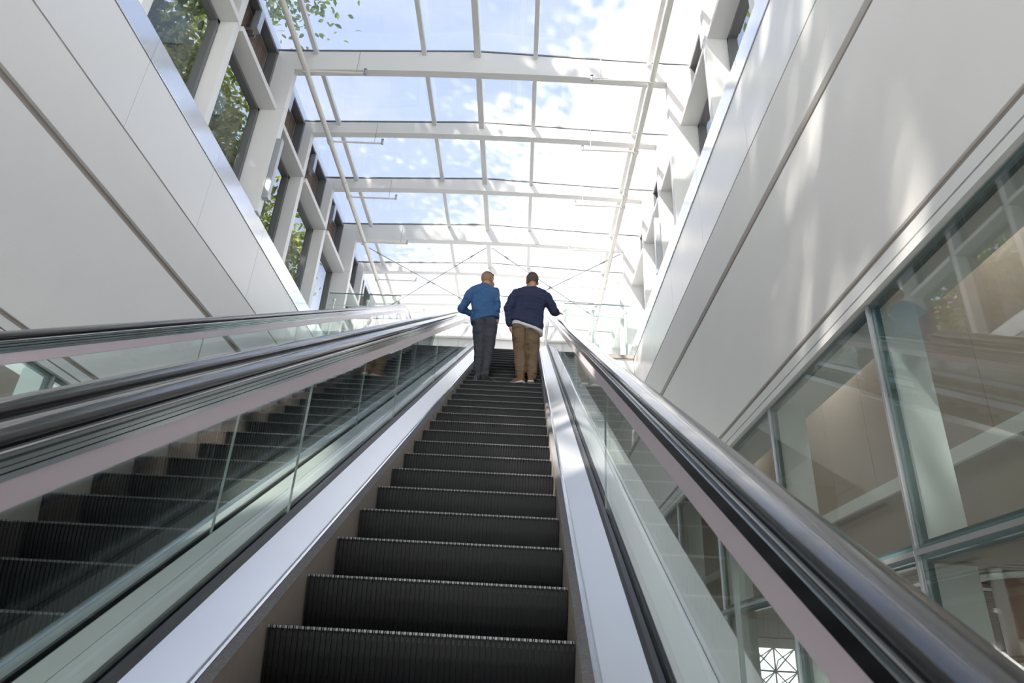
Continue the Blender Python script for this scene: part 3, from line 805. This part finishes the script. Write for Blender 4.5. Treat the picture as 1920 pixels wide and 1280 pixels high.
def hair_cap(name, mat, parent, c, yaw, pitch, low, s=1.0, top=.0, rx=.081, thick=1.0, front=.055):
    Rz = Matrix.Rotation(yaw, 3, 'Z') @ Matrix.Rotation(pitch, 3, 'X'); c = Vector(c)
    mb = MB(); n, m_ = 32, 20; vs = []; fs = []
    for i in range(m_ + 1):
        t = math.pi * .5 * i / m_ * 1.55
        for j in range(n):
            u = 2 * math.pi * j / n
            x, y, z = rx * math.sin(t) * math.cos(u), .099 * math.sin(t) * math.sin(u) - .012, (.092 + top) * math.cos(t) + .032
            lim = min(.105, low if y < -.01 else low + (y + .01) * 1.4)
            if z < lim:
                k = .86; x *= k; y *= k; z = lim
            vs.append(c + Rz @ (Vector((x, y, z)) * s))
    for i in range(m_):
        for j in range(n):
            a, b_ = i * n + j, i * n + (j + 1) % n
            fs.append((a, a + n, b_ + n, b_))
    mb.add(vs, fs); return mb.build(name, mat, parent, smooth=True)
def shoe(parent, heel, toe, mat, solemat, zf, h=.075, lift=0.):
    hl = Vector((heel[0], heel[1], zf)); tt = Vector((toe[0], toe[1], zf)); d = (tt - hl).normalized(); L_ = (tt - hl).length; sd = Vector((d.y, -d.x, 0))
    up = Vector((0, 0, 1))
    def P(a, b_, z): return hl + d * a * L_ + sd * b_ + up * (z + lift * max(0, 1 - a * 1.6))
    prof = [(0, .026), (.06, .036), (.25, .037), (.45, .040), (.68, .050), (.85, .044), (.96, .026), (1.0, .012)]
    mb = MB(); vs = []; n = len(prof)
    for z in (0, .022):
        for a, b_ in prof: vs.append(P(a, b_ + .004, z))
        for a, b_ in reversed(prof): vs.append(P(a, -b_ - .004, z))
    m_ = 2 * n
    fs = [(i, (i + 1) % m_, m_ + (i + 1) % m_, m_ + i) for i in range(m_)] + [tuple(range(m_ - 1, -1, -1)), tuple(range(m_, 2 * m_))]
    body = MB(); hts = [.075, .085, .085, .07, .055, .045, .035, .02]
    bv = []
    for (a, b_), ht in zip(prof, hts):
        bv += [P(a, b_, .02), P(a, b_ * .95, .02 + ht * .45), P(a, b_ * .55, .02 + ht * .9), P(a, 0, .02 + ht), P(a, -b_ * .55, .02 + ht * .9), P(a, -b_ * .95, .02 + ht * .45), P(a, -b_, .02)]
    bf = [(7 * i + j, 7 * i + j + 1, 7 * i + 8 + j, 7 * i + 7 + j) for i in range(n - 1) for j in range(6)] + [tuple(range(6, -1, -1)), tuple(range(7 * n - 7, 7 * n))]
    bf += [(7 * i, 7 * i + 7, 7 * i + 13, 7 * i + 6) for i in range(n - 1)]
    body.add(bv, bf); b = body.build('shoe', mat, parent, smooth=True)
    mb.add(vs, fs).build('sole', solemat, b)
    return b

ZS = zn(2.391 + .3507 * 16) 
def man(cfg):
    b = cfg; V = Vector
    p = empty('person', (b['pelvis'][0], 8.2, ZS), b['label'], 'person', 'men riding the escalator')
    pel, nk = V(b['pelvis']), V(b['neck'])
    sk = MB()
    P, Rz = head(sk, b['head'], b['yaw'], b.get('pitch', 0), b['hs'])
    sk.caps(V(b['head']) + V((0, -.02, -.05)), .054, nk + V((0, 0, -.02)), .060)
    def mid(t, dy=0): q = pel.lerp(nk, t); return (q.x, q.y + dy, q.z)
    w = b['w']
    def torso(mb, g, lo, hi):
        rr = [(-.02, .150, .115), (.12, .155, .118), (.30, .150, .115), (.50, .160, .118), (.68, .180, .122), (.82, .188, .110), (.90, .165, .092), (.97, .105, .075), (1.02, .068, .062)]
        rg = []
        for t, rx, ry in rr:
            if lo <= t <= hi: rg.append((mid(t), rx * w + g, ry * (w ** .7) + g))
        mb.loft(rg)
    torso(sk, -.012, -.1, 1.1)
    arms = b['arms']; legs = b['legs']
    for a in arms: sk.chain([(a[0], .052), (V(a[0]).lerp(V(a[1]), .5), .046), (a[1], .038), (V(a[1]).lerp(V(a[2]), .45), .037), (a[2], .026)])
    for a in legs: sk.chain([(a[0], .085), (V(a[0]).lerp(V(a[1]), .5), .072), (a[1], .054), (V(a[1]).lerp(V(a[2]), .35), .052), (a[2], .036)]); sk.caps(a[2], .036, V(a[2]) + V((0, .06, -.055)), .03)
    for h in b['hands']: hand(sk, *h)
    organic(sk, 'body', M['skin'], p, .0065, 2)
    # trousers
    tr = MB(); hipw = b.get('hipw', w)
    tr.loft([(mid(-.06), .150 * hipw, .118), (mid(.02), .163 * hipw, .128), (mid(.14), .160 * hipw, .122), (mid(.22), .152 * hipw, .115)])
    for a, rr in zip(legs, b['legr']):
        tr.chain([(a[0], rr[0]), (V(a[0]).lerp(V(a[1]), .5), rr[1]), (a[1], rr[2]), (V(a[1]).lerp(V(a[2]), .5), rr[3]), (V(a[2]) + V((0, 0, -.0)), rr[4])])
        tr.ell(V(a[0]) + V((0, -.045, .02)), (.085 * hipw, .085, .10))
    organic(tr, 'trousers', b['tm'], p, .009, 3, .026)
    if b.get('tee'):
        t_ = MB(); c0 = V(mid(-.08)); tl = b['tilt']
        rg = []
        for dz, g in ((-.045, .016), (0, .014), (.05, .012)):
            rg.append(((c0.x + .02, c0.y, c0.z + dz), .158 * w + g, .122 + g))
        t_.loft(rg)
        t_.v = [(x, y, z - (x - c0.x) * tl) for x, y, z in t_.v]
        organic(t_, 'tee_shirt', M['tee'], p, .009, 3)
    # top garment
    tp = MB(); torso(tp, .018, .28, .99)
    rg = [(mid(b['hemt']), .160 * w + b['hem'], .128 + b['hem']), (mid(.2), .155 * w + .024, .124 + .02), (mid(.34), .152 * w + .024, .120 + .02)]
    lo = MB().loft(rg); c0 = V(mid(.10)); tl = b['tilt']
    zc = rg[1][0][2]
    lo.v = [(x, y, z - (x - c0.x) * tl * (1 if z < zc + .001 else 0)) for x, y, z in lo.v]
    tp.add(lo.v, lo.f)
    for a, q in zip(arms, b['sleeve']):
        wr = V(a[1]).lerp(V(a[2]), q)
        tp.chain([(a[0], .070 * b['sl']), (V(a[0]).lerp(V(a[1]), .5), .062 * b['sl']), (a[1], .056 * b['sl']), (V(a[1]).lerp(wr, .5), .054 * b['sl']), (wr, .044 * b['sl'])])
        if b.get('cuff'): tp.caps(wr, .047, wr + (wr - V(a[1])).normalized() * .012, .050)
    if b.get('hood'):
        for k in range(9):
            u = math.pi * (k / 8) ; r_ = .085
            x = nk.x + .105 * math.cos(u); y = nk.y - .075 * math.sin(u); z = nk.z - .025 - .035 * math.sin(u)
            tp.ell((x, y, z), (.035, .034, .030))
        tp.ell((nk.x + .02, nk.y - .115, nk.z - .055), (.085, .035, .040))
    else:
        for k in range(10):
            u = 2 * math.pi * k / 10
            tp.ell((nk.x + .062 * math.cos(u), nk.y + .008 + .060 * math.sin(u), nk.z - .005), (.022, .020, .028))
    organic(tp, b['topname'], b['top'], p, .009, 3, .034)
    return p, P
RZ = lambda d: math.radians(d)
A = dict(label='man in blue shirt and charcoal trousers leaning his left arm on the handrail', head=(-.622, 8.44, 5.085), hs=1.09, yaw=RZ(-32), pitch=RZ(-6), neck=(-.665, 8.36, 4.955), pelvis=(-.600, 8.24, 4.33), w=1.08,
         arms=[((-.835, 8.31, 4.79), (-.950, 8.36, 4.565), (-.82, 8.50, 4.575)), ((-.500, 8.29, 4.82), (-.450, 8.17, 4.585), (-.440, 8.25, 4.40))],
         hands=[((-.82, 8.50, 4.575), (-.76, 8.55, 4.57), (.8, .6, -.15), (0, .2, 1), .35, 1, 1), ((-.440, 8.25, 4.40), (-.440, 8.27, 4.335), (0, .25, -1), (1, 0, 0), .3, 1, 1)],
         legs=[((-.675, 8.24, 4.27), (-.655, 8.30, 3.92), (-.635, 8.24, 3.48)), ((-.525, 8.24, 4.27), (-.535, 8.27, 3.91), (-.545, 8.17, 3.48))],
         legr=[(.100, .090, .070, .062, .052), (.104, .097, .076, .066, .058)], tm=M['grey'], top=M['blueshirt'], topname='shirt', sleeve=(.80, .50), sl=.98, hem=.020, hemt=-.02, tilt=-.27, cuff=True, hipw=.95)
pa, P = man(A)
hair_cap('hair', M['hairA'], pa, A['head'], A['yaw'], A['pitch'], -.045, 1.09, rx=.0795)
hair_cap('hair_top', M['hairT'], pa, A['head'], A['yaw'], A['pitch'], .075, 1.09, top=.010, rx=.083)
shoe(pa, (-.655, 8.09), (-.69, 8.32), M['shoeblack'], M['soleb'], ZS + .001)
shoe(pa, (-.580, 8.012), (-.385, 8.19), M['shoeblack'], M['soleb'], ZS + .001)
B = dict(label='man in navy hoodie and olive brown trousers leaning his right arm on the handrail', head=(.018, 8.44, 5.095), hs=1.09, yaw=RZ(8), pitch=RZ(-10), neck=(.02, 8.36, 4.935), pelvis=(-.035, 8.22, 4.30), w=1.27,
         arms=[((-.205, 8.29, 4.79), (-.292, 8.17, 4.50), (-.255, 8.22, 4.265)), ((.235, 8.30, 4.77), (.325, 8.33, 4.575), (.385, 8.47, 4.635))],
         hands=[((-.255, 8.22, 4.265), (-.230, 8.24, 4.20), (.2, .1, -1), (-1, 0, 0), .3, 1, -1), ((.385, 8.47, 4.635), (.400, 8.53, 4.662), (0, .87, .45), (0, -.45, .87), .45, 1, -1)],
         legs=[((-.125, 8.22, 4.24), (-.100, 8.29, 3.90), (-.080, 8.20, 3.50)), ((.050, 8.22, 4.22), (.072, 8.30, 3.90), (.060, 8.19, 3.50))],
         legr=[(.112, .106, .086, .078, .064), (.110, .100, .080, .070, .060)], tm=M['khaki'], top=M['navy'], topname='hoodie', sleeve=(.92, .90), sl=1.16, hem=.034, hemt=-.09, tilt=.33, hood=True, tee=True, hipw=1.08)
pb, P = man(B)
hair_cap('hair', M['hairB'], pb, B['head'], B['yaw'], B['pitch'], -.045, 1.09, rx=.0805)
hair_cap('hair_top', M['hairT'], pb, B['head'], B['yaw'], B['pitch'], .045, 1.09, top=.026, rx=.084)
shoe(pb, (-.035, 8.012), (-.215, 8.16), M['shoebrown'], M['sole'], ZS + .001)
shoe(pb, (.050, 8.012), (.085, 8.27), M['shoebrown'], M['sole'], ZS + .001, lift=.02)
